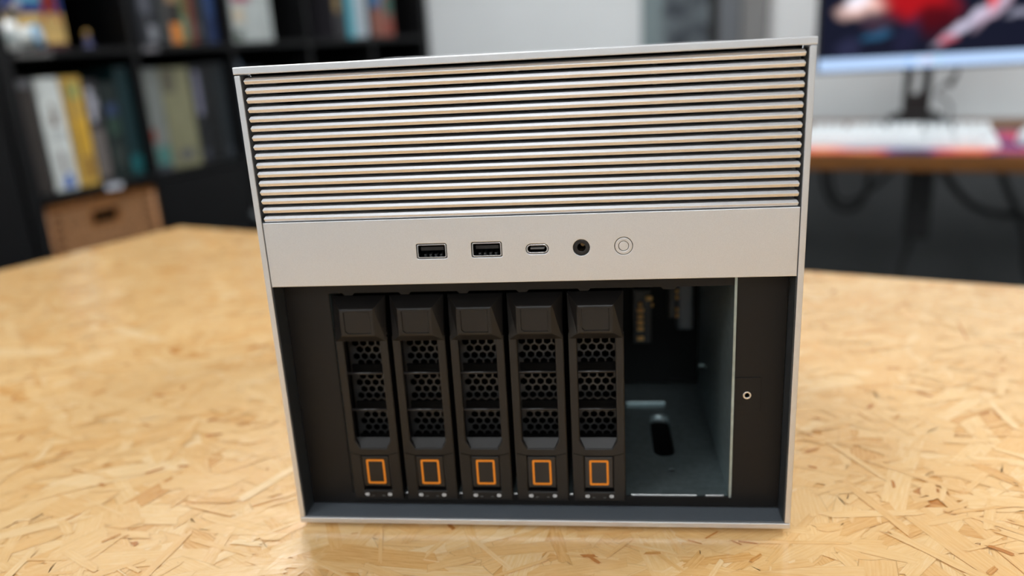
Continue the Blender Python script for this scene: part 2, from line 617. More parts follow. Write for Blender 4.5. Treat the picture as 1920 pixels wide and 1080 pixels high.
# front port panel -------------------------------------------------
PZ0, PZ1 = 0.1327, 0.1641
usb = [(-0.0496, -0.0353, 0.1449, 0.1521), (-0.0238, -0.0096, 0.1450, 0.1522)]
usbc = (0.0014, 0.0118, 0.1459, 0.1507)
jack = (0.0267, 0.1484, 0.0038)
pwr = (0.0457, 0.1487, 0.0041)
holes = [rrect(*u, 0.0009) for u in usb] + [rrect(*usbc, 0.0023, 7)] + [circ(jack[0], jack[1], jack[2]), circ(pwr[0], pwr[1], pwr[2], 36)]
fp = plate('front_panel', [rect(-WI + 0.0003, WI - 0.0003, PZ0, PZ1)] + holes, 0.0003, 0.0040, ALU, case, 0.0003)
box('panel_backing', -WI + 0.0006, WI - 0.0006, 0.0100, 0.0190, PZ0 + 0.001, PZ1 - 0.001, VOID, case)
for (x0, x1, z0, z1) in usb:
    i = 0.00035
    up = plate('usb_port', [rrect(x0 + i, x1 - i, z0 + i, z1 - i, 0.0008), rrect(x0 + i + 0.00045, x1 - i - 0.00045, z0 + i + 0.00045, z1 - i - 0.00045, 0.0005)], 0.0006, 0.0095, CHROME, case, 0.00008)
    box('port_cavity', x0 + 0.0008, x1 - 0.0008, 0.0085, 0.0095, z0 + 0.0008, z1 - 0.0008, VOID, up)
    box('port_tongue', x0 + 0.0020, x1 - 0.0016, 0.0014, 0.0084, z1 - 0.0034, z1 - 0.0018, PLASTIC2, up)
    for q in range(4):
        xx = x0 + 0.0034 + q * 0.0025
        box('port_contact', xx - 0.0005, xx + 0.0005, 0.0030, 0.0080, z0 + 0.0010, z0 + 0.0014, HEXM, up)
x0, x1, z0, z1 = usbc
uc = plate('usb_c_port', [rrect(x0 + 0.0003, x1 - 0.0003, z0 + 0.0003, z1 - 0.0003, 0.0020, 7), rrect(x0 + 0.0008, x1 - 0.0008, z0 + 0.0008, z1 - 0.0008, 0.0015, 7)], 0.0006, 0.0095, CHROME, case, 0.00008)
box('port_cavity', x0 + 0.001, x1 - 0.001, 0.0085, 0.0095, z0 + 0.001, z1 - 0.001, VOID, uc)
box('port_tongue', x0 + 0.0020, x1 - 0.0020, 0.0012, 0.0084, (z0 + z1) / 2 - 0.0004, (z0 + z1) / 2 + 0.0004, GREYP, uc, 0.0002)
aj = plate('audio_jack', [circ(jack[0], jack[1], jack[2] - 0.0002), circ(jack[0], jack[1], 0.0019)], 0.0007, 0.0095, PLASTIC2, case, 0.0002)
cyl('jack_contact', (jack[0] + 0.0005, 0.0070, jack[1]), (jack[0] + 0.0005, 0.0095, jack[1]), 0.0010, GOLD, aj)
pb = plate('power_button', [circ(pwr[0], pwr[1], pwr[2] - 0.00022, 36), circ(pwr[0], pwr[1], 0.00235, 36)], 0.0002, 0.0060, ALU, case, 0.0002)
plate('button_centre', [circ(pwr[0], pwr[1], 0.00215, 32)], 0.0004, 0.0060, ALU, pb, 0.00015)

# recessed bay frame -----------------------------------------------
for s in (-1, 1):
    x0, x1 = sorted((s * 0.1217, s * (WI - 0.0001)))
    box('bay_side_liner', x0, x1, 0.0008, 0.0130, 0.0066, PZ0 - 0.0003, LINER_SHADED, case)
box('bay_floor_liner', -WI + 0.0001, WI - 0.0001, 0.0008, 0.0130, 0.0061, 0.0066, DARKIN, case)
PY = 0.0130
OX0, OX1, OZ0, OZ1 = -0.0990, 0.0985, 0.0125, 0.1250
top = [(OX1, OZ1)]
for (ta, tb) in ((0.0705, 0.0632), (0.030, 0.024), (0.0005, -0.0055), (-0.0285, -0.0345), (-0.0575, -0.0635), (-0.0860, -0.0920)):
    top += [(ta, OZ1), (ta - 0.001, OZ1 - 0.0012), (tb + 0.001, OZ1 - 0.0012), (tb, OZ1)]
opening = [(OX0, OZ0), (OX1, OZ0)] + top + [(OX0, OZ1)]
screw = (0.1044, 0.0692)
bf = plate('bay_frame', [rect(-0.1216, 0.1216, 0.0068, 0.1360), opening, circ(*screw, 0.0017, 20)], PY, PY + 0.0012, BLACKP, case, 0.00015)
lug = plate('screw_plate', [rrect(0.0985, 0.1108, 0.0602, 0.0784, 0.0004), circ(*screw, 0.0021, 20)], PY - 0.0004, PY - 0.00005, BLACKP, case, 0.0001)
plate('threaded_insert', [circ(*screw, 0.0020, 24), circ(*screw, 0.0012, 20)], PY - 0.0007, PY + 0.003, CHROME, case, 0.0002)

# drive cage ---------------------------------------------------------
cage_y0, cage_y1 = 0.0146, 0.200
slot = rrect(0.0625, 0.0745, 0.055, 0.108, 0.0055, 6)
cf = slab('cage_floor', [rect(-0.0988, 0.0970, cage_y0, cage_y1), slot, circ(0.0711, 0.0400, 0.0017, 16)], 0.0113, 0.0123, STEEL, case, 0.0)
# raised lip around the slot
bm = bmesh.new()
lo = rrect(0.0610, 0.0760, 0.0535, 0.1095, 0.0070, 6)
li = rrect(0.0625, 0.0745, 0.0550, 0.1080, 0.0055, 6)
va = [bm.verts.new((x, y, 0.01232)) for x, y in lo]
vb = [bm.verts.new((x, y, 0.0105)) for x, y in li]
vc = [bm.verts.new((x, y, 0.0070)) for x, y in li]
for k in range(len(lo)):
    k2 = (k + 1) % len(lo)
    bm.faces.new((va[k], va[k2], vb[k2], vb[k]))
    bm.faces.new((vb[k], vb[k2], vc[k2], vc[k]))
finish('slot_flange', bm, STEEL, cf, True)
box('slot_bottom', 0.0600, 0.0770, 0.052, 0.111, 0.0064, 0.0069, VOID, case)
# folded front lip of the cage floor
box('cage_lip', 0.0480, 0.0815, 0.0136, 0.0146, 0.0117, 0.0134, CHROME, cf, 0.0005)
box('cage_lip', 0.0855, 0.0950, 0.0136, 0.0146, 0.0117, 0.0134, CHROME, cf, 0.0005)
for gx in (17.55, -11.55, -40.65, -69.75):
    box('cage_lip', gx / 1000 - 0.0012, gx / 1000 + 0.0012, 0.0136, 0.0146, 0.0117, 0.0134, CHROME, cf, 0.0005)
cs = box('cage_side', 0.0971, 0.0983, 0.0126, cage_y1, 0.0124, 0.1300, STEEL, case)
box('cage_side', -0.1000, -0.0990, 0.0146, cage_y1, 0.0124, 0.1300, STEEL, case)
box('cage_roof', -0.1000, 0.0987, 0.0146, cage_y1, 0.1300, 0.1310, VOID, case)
bk = box('backplane', -0.0990, 0.0975, 0.1500, 0.1516, 0.0150, 0.1290, PCB, case)
box('power_socket', 0.0545, 0.0660, 0.1380, 0.1500, 0.0480, 0.0840, BLKPL, bk, 0.0006)
box('power_socket', 0.0770, 0.0820, 0.1400, 0.1500, 0.0640, 0.0850, BLKPL, bk, 0.0006)
box('shield_plate', 0.0825, 0.0930, 0.1420, 0.1500, 0.0550, 0.0880, DARKIN, bk, 0.002)
for z, w in ((0.0748, 0.002), (0.0710, 0.0042), (0.0668, 0.0036), (0.0626, 0.0040), (0.0585, 0.0040), (0.0520, 0.0042)):
    cyl('gold_contact', (0.0590 - w / 2, 0.1366, z), (0.0590 + w / 2, 0.1366, z), 0.0015, GOLD, bk, n=12)
cyl('gold_contact', (0.0625, 0.1366, 0.0790), (0.0665, 0.1366, 0.0790), 0.0015, GOLD, bk, n=12)
cyl('gold_contact', (0.0660, 0.1366, 0.0745), (0.0670, 0.1366, 0.0745), 0.0012, GOLD, bk, n=12)
for z in (0.0827, 0.0785, 0.0705, 0.0664):
    cyl('gold_contact', (0.0815, 0.1388, z), (0.0830, 0.1388, z), 0.0014, GOLD, bk, n=12)
box('cable_bracket', 0.0940, 0.0976, 0.118, 0.120, 0.0400, 0.0410, STEEL, cs)
box('floor_rib', 0.0490, 0.0735, 0.122, 0.124, 0.0124, 0.0140, STEEL, cf, 0.0004)

# ------------------------------------------------------------------ hot-swap drive trays
TB = Vector((0, 0.0145, 0.0126))     # base of a tray, relative to its x centre

def shift(o, v):
    o.data.transform(Matrix.Translation(-v))

def make_tray():
    t = empty('drive_tray', (0, TB.y, TB.z))
    parts = []
    def P(o):
        if o.parent == t:
            shift(o, TB)
        else:
            shift(o, TB)
        return o
    z0, z1 = 0.0127, 0.1030
    win = [(-0.0092, 0.1010), (-0.0092, 0.0453), (-0.0068, 0.0412), (0.0068, 0.0412), (0.0092, 0.0453), (0.0092, 0.1010)]
    latch_slot = rect(-0.0073, 0.0073, 0.0164, 0.0366)
    fr = P(plate('tray_frame', [rrect(-0.0134, 0.0134, z0 - 0.0020, z1, 0.0006, 2), win, latch_slot], 0.0104, 0.0142, PLASTIC, t, 0.0007))
    # sloped sill below the grille window
    bm = bmesh.new()
    v = [bm.verts.new(c) for c in ((-0.0070, 0.0108, 0.0410), (0.0070, 0.0108, 0.0410), (0.0094, 0.0140, 0.0456), (-0.0094, 0.0140, 0.0456),
                                   (-0.0094, 0.0142, 0.0405), (0.0094, 0.0142, 0.0405))]
    bm.faces.new((v[0], v[1], v[2], v[3]))
    bm.faces.new((v[3], v[2], v[5], v[4]))
    bm.faces.new((v[4], v[5], v[1], v[0]))
    bm.faces.new((v[0], v[3], v[4]))
    bm.faces.new((v[1], v[5], v[2]))
    P(finish('window_sill', bm, PLASTIC, t))
    # faceted head with a sunk label field
    bm = bmesh.new()
    def q(*cs):
        return bm.faces.new([bm.verts.new(c) for c in cs])
    yb, yt = 0.0104, 0.0072
    ytop = 0.0142
    bl, br, tr, tl = (-0.0130, yb, 0.1006), (0.0130, yb, 0.1006), (0.0135, ytop, 0.1233), (-0.0135, ytop, 0.1233)
    pl = (-0.0083, yt, 0.1046), (0.0083, yt, 0.1046), (0.0083, yt, 0.1182), (-0.0083, yt, 0.1182)
    q(bl, br, pl[1], pl[0]); q(br, tr, pl[2], pl[1]); q(tr, tl, pl[3], pl[2]); q(tl, bl, pl[0], pl[3])
    def lab(s, y):
        return [(-0.0052 - 0 * s, y, 0.1056 + s), (0.0066 - s, y, 0.1056 + s), (0.0066 - s, y, 0.1170 - s), (-0.0066 + s, y, 0.1170 - s), (-0.0066 + s, y, 0.1069 + s)]
    a, b_ = lab(0, yt), lab(0.00022, yt + 0.0005)
    q(pl[0], pl[1], a[1], a[0]); q(pl[1], pl[2], a[2], a[1]); q(pl[2], pl[3], a[3], a[2]); q(pl[3], pl[0], a[0], a[4], a[3])
    for k in range(5):
        k2 = (k + 1) % 5
        q(a[k], a[k2], b_[k2], b_[k])
    q(*b_)
    bmesh.ops.remove_doubles(bm, verts=bm.verts, dist=1e-6)
    bmesh.ops.recalc_face_normals(bm, faces=bm.faces)
    es = [e for e in bm.edges if min(abs(e.verts[0].co.y - yt), 1) < 1e-6 and abs(e.verts[1].co.y - yt) < 1e-6 and
          all(abs(abs(vv.co.x) - 0.0083) < 1e-6 for vv in e.verts)]
    bmesh.ops.bevel(bm, geom=es, offset=0.0006, segments=3, affect='EDGES', profile=0.5)
    P(finish('tray_head', bm, PLASTIC, t))
    # grille bars
    for z in (0.0830, 0.0628):
        bm = bmesh.new()
        add_cyl(bm, (-0.0091, 0.0112, z), (0.0091, 0.0112, z), 0.0008, None, 14)
        o = finish('grille_bar', bm, PLASTIC2, t, True)
        P(o)
    for z0_, z1_ in ((0.0798, 0.0840), (0.0590, 0.0632), (0.0412, 0.0440)):
        P(box('inner_rib', -0.0096, 0.0096, 0.0200, 0.0215, z0_, z1_, VOID, t))
    # hexagon mesh behind the window
    p = 0.0043
    loops = [rect(-0.0124, 0.0124, 0.0390, 0.1040)]
    r = (p / 2 - 0.00035) / math.cos(R(30))
    row = 0
    z = 0.0415
    while z < 0.1015:
        n0 = -2 if row % 2 == 0 else -2.5
        for k in range(6):
            cx = (n0 + k) * p
            if abs(cx) < 0.0124 - p / 2:
                loops.append([(cx + r * math.sin(R(60 * i)), z + r * math.cos(R(60 * i))) for i in range(6)])
        z += p * math.cos(R(30))
        row += 1
    P(plate('hex_mesh', loops, 0.0262, 0.0268, HEXM, t, 0.0))
    # shell
    bm = bmesh.new()
    for x0, x1, za, zb in ((-0.0130, -0.0124, 0.0127, 0.1215), (0.0124, 0.0130, 0.0127, 0.1215), (-0.0124, 0.0124, 0.0127, 0.0133), (-0.0124, 0.0124, 0.1209, 0.1215)):
        add_box(bm, x0, x1, 0.0143, 0.0600, za, zb)
    add_box(bm, -0.0130, 0.0130, 0.0600, 0.1300, 0.0127, 0.1215)
    P(finish('tray_shell', bm, VOID, t))
    # release latch with its orange frame
    la = P(box('release_latch', -0.0071, 0.0071, 0.0106, 0.0135, 0.0186, 0.0363, PLASTIC2, t, 0.0004))
    o = plate('orange_frame', [rrect(-0.00485, 0.00485, 0.0203, 0.0345, 0.0008), rrect(-0.0038, 0.0038, 0.02135, 0.03345, 0.0003)], 0.01035, 0.0107, ORANGE, la, 0.00005)
    shift(o, TB)
    o['label'] = 'orange outline'
    P(box('latch_pocket', -0.0080, 0.0080, 0.0137, 0.0142, 0.0158, 0.0372, VOID, t))
    # curved seam above the latch
    pts = [(-0.0128, 0.01035, 0.0385), (-0.0100, 0.01033, 0.0378), (-0.0070, 0.01033, 0.0367), (0, 0.01033, 0.0365), (0.0070, 0.01033, 0.0367), (0.0100, 0.01033, 0.0378), (0.0128, 0.01035, 0.0385)]
    P(tube('seam', pts, 0.00014, VOID, t))
    # status marks
    for mx in (-0.0059, 0.0059):
        me_l = [circ(mx, 0.0139, 0.00085, 16), circ(mx, 0.0139, 0.0004, 12)]
        mk = P(plate('status_mark', me_l, 0.01020, 0.0105, WHITEP, t, 0.0))
        dx = -0.0009 if mx < 0 else 0.0008
        o = plate('status_glyph', [rrect(mx + dx - 0.00045, mx + dx + 0.00045, 0.0132, 0.0146, 0.0004, 3), circ(mx + dx, 0.0139, 0.00022, 8)], 0.01022, 0.0105, WHITEP, mk, 0.0)
        shift(o, TB)
    for mx in (-0.0030, 0.0026):
        P(box('status_dash', mx - 0.0007, mx + 0.0007, 0.01025, 0.0106, 0.0130, 0.0133, GREYP, t))
    return t

XC = [-0.0843, -0.0552, -0.0261, 0.0030, 0.0321]
labels = ['leftmost black drive tray with orange framed latch, beside the wide blank frame',
          'second black drive tray from the left in the silver case',
          'middle one of the five black drive trays with orange latch frames',
          'fourth black drive tray from the left, second from the empty bay',
          'rightmost black drive tray with orange framed latch, beside the empty bay']
tr0 = make_tray()
for i, xc in enumerate(XC):
    t = tr0 if i == 0 else copy_tree(tr0)
    t.location = (xc, TB.y, TB.z)
    tag(t, labels[i], 'drive tray', 'drive trays in the silver case')

# ------------------------------------------------------------------ black cube bookcase
BP = Vector((-1.362, 1.496, 0))
BA = R(67.5)
BE = Vector((math.cos(BA), math.sin(BA), 0))
BD = Vector((-math.sin(BA), math.cos(BA), 0))    # into the shelf
def bpos(s, d, z):
    return BP + BE * s + BD * d + Vector((0, 0, z))
LV = [-0.773, -0.422, -0.071, 0.280, 0.631]
TH = 0.018
bc = empty('bookcase', bpos(0, 0, FZ), BA)
tag(bc, 'large black open cube bookcase full of books along the left wall', 'bookcase')
def bbox(name, s0, s1, d0, d1, z0, z1, m=LAMB, bev=0.001):
    return box(name, s0, s1, d0, d1, z0 - FZ, z1 - FZ, m, bc, bev)
BDEP = 0.385
bbox('side_board', -0.030, 0.008, 0, BDEP, FZ, 1.02)
bbox('side_board', 1.742, 1.780, 0, BDEP, FZ, 1.02)
bbox('top_board', 0.0082, 1.7418, 0, BDEP, 0.982, 1.02)
bbox('bottom_board', 0.0082, 1.7418, 0, BDEP, FZ, LV[0])
for z in LV[1:]:
    bbox('shelf_board', 0.0082, 1.7418, 0, BDEP, z - TH, z)
tops = [z - TH for z in LV[1:]] + [0.982]
for z0, z1 in zip(LV, tops):
    for k in range(1, 5):
        bbox('divider', 0.35 * k - 0.009, 0.35 * k + 0.009, 0.001, BDEP, z0 + 0.0002, z1 - 0.0002)
bbox('back_sheet', -0.028, 1.778, BDEP + 0.0005, BDEP + 0.004, FZ + 0.005, 1.015, LAMB, 0)

# tall dark cupboard next to the bookcase
cb = empty('tall_cupboard', bpos(-0.34, 0, FZ), BA)
tag(cb, 'tall plain black cupboard at the far left beside the bookcase', 'cupboard')
box('cupboard_body', -0.30, 0.302, 0.022, 0.39, 0, 1.83, LAMB, cb, 0.001)
box('cupboard_door', -0.298, 0.300, 0.0, 0.0205, 0.06, 1.82, LAMB, cb, 0.001)
cyl('door_knob', (-0.26, -0.022, 0.95), (-0.26, 0.0, 0.95), 0.012, GREYM, cb)

def book(s0, s1, lvl, h, depth, rgb, label, inset=0.02, marks=(), rough=0.45, cat='book', group=None, name='book'):
    t = empty(name, bpos((s0 + s1) / 2, inset + depth / 2, LV[lvl]), BA)
    w = (s1 - s0) / 2 - 0.0006
    d = depth / 2
    cm = mat('cover_%d_%d_%d' % rgb, rgb, rough, 0, 0.12, 30)
    bm = bmesh.new()
    add_box(bm, -w, w, -d, -d + 0.003, 0.0005, h, 0.0008)
    add_box(bm, -w, -w + 0.0022, -d + 0.003, d, 0.0005, h)
    add_box(bm, w - 0.0022, w, -d + 0.003, d, 0.0005, h)
    c = finish('cover', bm, cm, t)
    box('pages', -w + 0.0024, w - 0.0024, -d + 0.0032, d - 0.004, 0.003, h - 0.004, PAPER, t)
    for (fx0, fx1, fz0, fz1, col) in marks:
        mm = mat('mark_%d_%d_%d' % col, col, 0.5, 0, 0.15, 60)
        box('spine_mark', -w + 2 * w * fx0, -w + 2 * w * fx1, -d - 0.0006, -d, h * fz0, h * fz1, mm, c, 0.0002)
    tag(t, label, cat, group)
    return t

G1 = 'books on the upper shelf'
G2 = 'books on the middle shelf'
# upper row (level 3), second cell
book(0.40, 0.462, 3, 0.25, 0.20, (34, 36, 42), 'dark slate book with pale grey marks on the upper shelf', 0.03, ((0.5, 0.95, 0.05, 0.22, (120, 122, 128)), (0.15, 0.8, 0.35, 0.9, (70, 72, 80))), group=G1)
book(0.463, 0.482, 3, 0.24, 0.19, (20, 24, 26), 'slim black book between slate and grey books', 0.03, group=G1)
book(0.483, 0.503, 3, 0.26, 0.19, (66, 68, 68), 'thin mid grey book on the upper shelf', 0.03, group=G1)
book(0.504, 0.545, 3, 0.25, 0.19, (128, 102, 74), 'tan book with black band and orange foot on the upper shelf', 0.03, ((0.0, 1.0, 0.24, 0.46, (26, 24, 24)), (0.1, 0.95, 0.02, 0.24, (196, 118, 44))), group=G1)
book(0.546, 0.572, 3, 0.26, 0.19, (86, 92, 56), 'olive green book beside the rust red book', 0.03, ((0.1, 0.9, 0.06, 0.3, (96, 128, 104)),), group=G1)
book(0.573, 0.596, 3, 0.24, 0.19, (104, 44, 28), 'rust red book on the upper shelf', 0.03, group=G1)
book(0.597, 0.617, 3, 0.25, 0.19, (34, 38, 40), 'charcoal book next to the rust red book', 0.03, ((0.2, 0.8, 0.1, 0.25, (80, 80, 84)),), group=G1)
book(0.618, 0.637, 3, 0.25, 0.19, (24, 28, 30), 'near black thin book next to the navy book', 0.03, group=G1)
book(0.638, 0.676, 3, 0.26, 0.19, (28, 44, 80), 'navy blue book at the end of the upper row', 0.03, ((0.1, 0.9, 0.3, 0.9, (38, 62, 104)),), group=G1)
# third cell: large pale boxed volume
book(0.742, 0.912, 3, 0.29, 0.22, (170, 176, 174), 'wide pale grey boxed set with a faded pink mark', 0.03, ((0.04, 0.5, 0.42, 0.56, (150, 70, 88)), (0.06, 0.3, 0.2, 0.36, (186, 172, 148)), (0.02, 0.2, 0.02, 0.12, (60, 74, 56))), cat='box set')
# fourth cell
book(1.200, 1.268, 3, 0.26, 0.2, (40, 38, 42), 'dark book with a gold spine stripe beside the cyan book', 0.006, ((0.05, 0.5, 0.35, 0.85, (138, 116, 74)),), group=G1)
book(1.270, 1.306, 3, 0.30, 0.2, (62, 158, 176), 'cyan blue book on the upper shelf', 0.006, group=G1)
book(1.307, 1.322, 3, 0.30, 0.2, (150, 190, 200), 'thin pale blue book between cyan and silver books', 0.006, group=G1)
book(1.323, 1.389, 3, 0.30, 0.2, (176, 186, 194), 'silver white book right of the cyan book', 0.006, group=G1)
book(1.412, 1.476, 3, 0.28, 0.2, (112, 84, 78), 'brown picture book with a bright blue patch', 0.006, ((0.05, 0.95, 0.4, 0.72, (60, 118, 168)), (0.0, 1.0, 0.02, 0.34, (150, 92, 76))), group=G1)
book(1.478, 1.550, 3, 0.27, 0.2, (134, 86, 74), 'reddish book with a green patch at the right end', 0.006, ((0.3, 0.95, 0.32, 0.55, (56, 104, 92)), (0.1, 1.0, 0.02, 0.22, (146, 72, 58))), group=G1)

# middle row (level 2), first cell
book(0.016, 0.064, 2, 0.285, 0.24, (52, 46, 42), 'thick dark brown book left of the white book', 0.03, ((0.05, 0.9, 0.92, 0.99, (104, 104, 108)),), group=G2)
book(0.066, 0.130, 2, 0.283, 0.24, (206, 210, 206), 'thick white book with dark ink marks and a blue patch', 0.026,
     ((0.36, 0.62, 0.58, 0.68, (96, 66, 50)), (0.42, 0.56, 0.68, 0.78, (110, 92, 80)), (0.30, 0.66, 0.44, 0.56, (184, 188, 186)), (0.42, 0.58, 0.16, 0.36, (112, 92, 92)), (0.35, 0.80, 0.02, 0.10, (34, 92, 176)), (0.5, 0.75, 0.10, 0.15, (34, 92, 176))), group=G2)
book(0.132, 0.190, 2, 0.283, 0.24, (190, 152, 68), 'thick gold yellow book on the middle shelf', 0.026,
     ((0.22, 0.34, 0.28, 0.95, (118, 92, 44)), (0.34, 0.80, 0.80, 0.94, (150, 156, 92)), (0.34, 0.88, 0.30, 0.62, (204, 158, 48)), (0.34, 0.88, 0.07, 0.27, (152, 114, 48))), group=G2)
book(0.192, 0.236, 2, 0.272, 0.23, (46, 44, 46), 'dark book with white lettering block beside the yellow book', 0.03,
     ((0.25, 0.62, 0.60, 0.92, (168, 168, 178)), (0.62, 0.85, 0.72, 0.82, (150, 150, 160)), (0.1, 0.9, 0.05, 0.52, (106, 98, 94))), group=G2)
book(0.238, 0.292, 2, 0.262, 0.23, (22, 34, 32), 'very dark green book with a small blue emblem', 0.03,
     ((0.25, 0.8, 0.66, 0.78, (42, 58, 92)), (0.2, 0.85, 0.46, 0.64, (38, 62, 50)), (0.2, 0.8, 0.14, 0.34, (46, 54, 50))), group=G2)
book(0.294, 0.338, 2, 0.30, 0.23, (16, 44, 48), 'dark teal book next to the cube divider', 0.03, ((0.1, 0.9, 0.04, 0.2, (18, 88, 92)),), group=G2)
# middle row, second cell
book(0.362, 0.436, 2, 0.29, 0.2, (116, 120, 116), 'grey book with a red spot and teal foot', 0.03, ((0.0, 0.4, 0.30, 0.42, (140, 62, 44)), (0.3, 0.95, 0.06, 0.24, (70, 118, 112)), (0.0, 0.9, 0.0, 0.06, (60, 64, 72))), group=G2)
book(0.438, 0.542, 2, 0.288, 0.2, (124, 122, 94), 'wide khaki beige book on the middle shelf', 0.03, ((0.25, 0.75, 0.08, 0.18, (86, 86, 88)), (0.05, 0.45, 0.76, 0.98, (88, 84, 70))), group=G2)
book(0.544, 0.588, 2, 0.29, 0.2, (22, 23, 27), 'black book with white upright lettering', 0.03, ((0.25, 0.72, 0.5, 0.95, (116, 116, 134)), (0.3, 0.7, 0.05, 0.14, (70, 72, 84))), group=G2)
book(0.590, 0.636, 2, 0.295, 0.2, (14, 16, 17), 'plain jet black book in the middle row', 0.03, ((0.35, 0.6, 0.6, 0.9, (30, 34, 36)),), group=G2)
book(0.638, 0.676, 2, 0.295, 0.2, (34, 40, 44), 'dark grey book left of the blue grey book', 0.03, ((0.3, 0.7, 0.05, 0.12, (70, 72, 80)),), group=G2)
book(0.707 + 0.004, 0.752, 2, 0.295, 0.2, (64, 86, 102), 'blue grey book just left of the silver case', 0.03, ((0.1, 0.9, 0.86, 0.97, (104, 112, 128)), (0.1, 0.9, 0.05, 0.25, (96, 116, 132))), group=G2)
book(0.754, 0.84, 2, 0.27, 0.2, (30, 32, 36), 'dark book behind the case corner beside the blue grey book', 0.03, group=G2)

# things standing in the first upper cell
def pic(name, s, d, z, w, h, label):
    t = empty(name, bpos(s, d, z), BA)
    tag(t, label, 'picture box')
    box('box_body', -w / 2, w / 2, 0, 0.05, 0.0005, h, mat('box_card', (40, 40, 52), 0.5), t, 0.001)
    for x0, x1, z0, z1, c in ((0, 1, 0.0, 0.06, (70, 34, 40)), (0, 1, 0.06, 0.34, (204, 170, 104)), (0, 1, 0.34, 1.0, (32, 56, 120)),
                              (0.50, 0.76, 0.44, 0.64, (96, 168, 196)), (0.16, 0.30, 0.40, 0.62, (150, 150, 160)), (0.0, 0.12, 0.5, 0.75, (130, 170, 186))):
        k = z0
        box('printed_field', -w / 2 + w * x0, -w / 2 + w * x1, -0.0008 - 0.0004 * (x1 < 1), -0.0002, h * z0 + 0.001, h * z1, mat('print_%d_%d_%d' % c, c, 0.5, 0, 0.2, 25), t)
    bm = bmesh.new()
    vv = [bm.verts.new(p) for p in ((w * 0.24, -0.0018, h * 0.22), (w * 0.36, -0.0018, h * 0.40), (w * 0.46, -0.0018, h * 0.22), (w * 0.42, -0.0018, h * 0.62), (w * 0.30, -0.0018, h * 0.62))]
    bm.faces.new((vv[0], vv[1], vv[3], vv[4]))
    bm.faces.new((vv[1], vv[2], vv[3]))
    bmesh.ops.solidify(bm, geom=bm.faces[:], thickness=0.0006)
    finish('red_shape', bm, mat('print_red', (188, 62, 48), 0.5), t)
    return t
pic('picture_box', 0.125, 0.115, LV[3], 0.225, 0.27, 'blue and yellow picture box with a red shape behind white jars')
t = empty('mug', bpos(0.040, 0.055, LV[3]), BA)
tag(t, 'white mug with a pale band at the left end of the upper shelf', 'mug')
CER = mat('white_ceramic', (222, 224, 220), 0.3, 0, 0.02, 30)
lathe('mug_body', [(0.024, 0.0006), (0.028, 0.006), (0.029, 0.07), (0.027, 0.07), (0.026, 0.01), (0.0, 0.008)][:5], CER, t)
lathe('mug_band', [(0.0292, 0.026), (0.0296, 0.027), (0.0296, 0.036), (0.0292, 0.037)], mat('pale_blue_band', (168, 194, 198), 0.4), t)
tube('mug_handle', [(0, -0.028, 0.056), (0, -0.044, 0.056), (0, -0.047, 0.036), (0, -0.042, 0.018), (0, -0.028, 0.016)], 0.004, CER, t)
t = empty('jar', bpos(0.098, 0.072, LV[3] + 0.030), BA)
tag(t, 'white jar lying on its side with a blue rimmed end', 'jar')
jb = lathe('jar_body', [(0.022, -0.035), (0.028, -0.03), (0.028, 0.024), (0.026, 0.028)], CER, t)
jl = lathe('jar_lid', [(0.027, 0.028), (0.0285, 0.029), (0.0285, 0.036), (0.020, 0.0365)], mat('blue_rim', (84, 150, 184), 0.4), t)
jc = lathe('lid_disc', [(0.016, 0.0366), (0.016, 0.038), (0.012, 0.0395)], mat('pale_disc', (214, 218, 226), 0.35), t)
for o in (jb, jl, jc):
    o.rotation_euler = (R(82), 0, R(38))
t = empty('toy_bird', bpos(0.062, 0.05, LV[3] + 0.0705), BA)
tag(t, 'small grey and brown toy perched above the white mug', 'figurine')
bm = bmesh.new()
bmesh.ops.create_icosphere(bm, subdivisions=2, radius=0.016, matrix=Matrix.Translation((0, 0, 0.0165)) @ Matrix.Diagonal((1.2, 0.9, 1, 1)))
finish('toy_body', bm, mat('toy_brown', (104, 92, 74), 0.6), t, True)
bm = bmesh.new()
bmesh.ops.create_icosphere(bm, subdivisions=2, radius=0.011, matrix=Matrix.Translation((0.014, -0.004, 0.036)))
finish('toy_head', bm, mat('toy_grey', (176, 174, 186), 0.6), t, True)
t = empty('figurine', bpos(0.258, 0.06, LV[3]), BA)
tag(t, 'tiny dark blue and gold figurine right of the picture box', 'figurine')
lathe('figurine_body', [(0.015, 0.0005), (0.016, 0.004), (0.009, 0.008), (0.011, 0.02), (0.006, 0.029)], mat('figurine_blue', (50, 52, 88), 0.4), t)
bm = bmesh.new()
bmesh.ops.create_icosphere(bm, subdivisions=2, radius=0.010, matrix=Matrix.Translation((0, 0, 0.037)))
finish('figurine_head', bm, mat('figurine_gold', (142, 112, 54), 0.4), t, True)

# tags and a grey strip on the shelf edges
for s0, s1, z0, z1, c, txt in ((0.020, 0.112, 0.2635, 0.2755, (96, 94, 92), 'long dull grey strip on the upper shelf edge at far left'),
                               (0.376, 0.428, 0.2640, 0.2785, (104, 102, 106), 'short grey label on the upper shelf edge beside a divider'),
                               (0.184, 0.234, -0.0880, -0.0722, (196, 198, 206), 'small white label on the shelf edge above the wicker basket')):
    t = tag(box('shelf_edge_strip', -(s1 - s0) / 2, (s1 - s0) / 2, -0.0012, 0.0, 0, z1 - z0, mat('label_%d' % c[0], c, 0.5), None, 0.0003, loc=bpos((s0 + s1) / 2, -0.0003, z0), rotz=BA), txt, 'label', 'shelf edge labels')

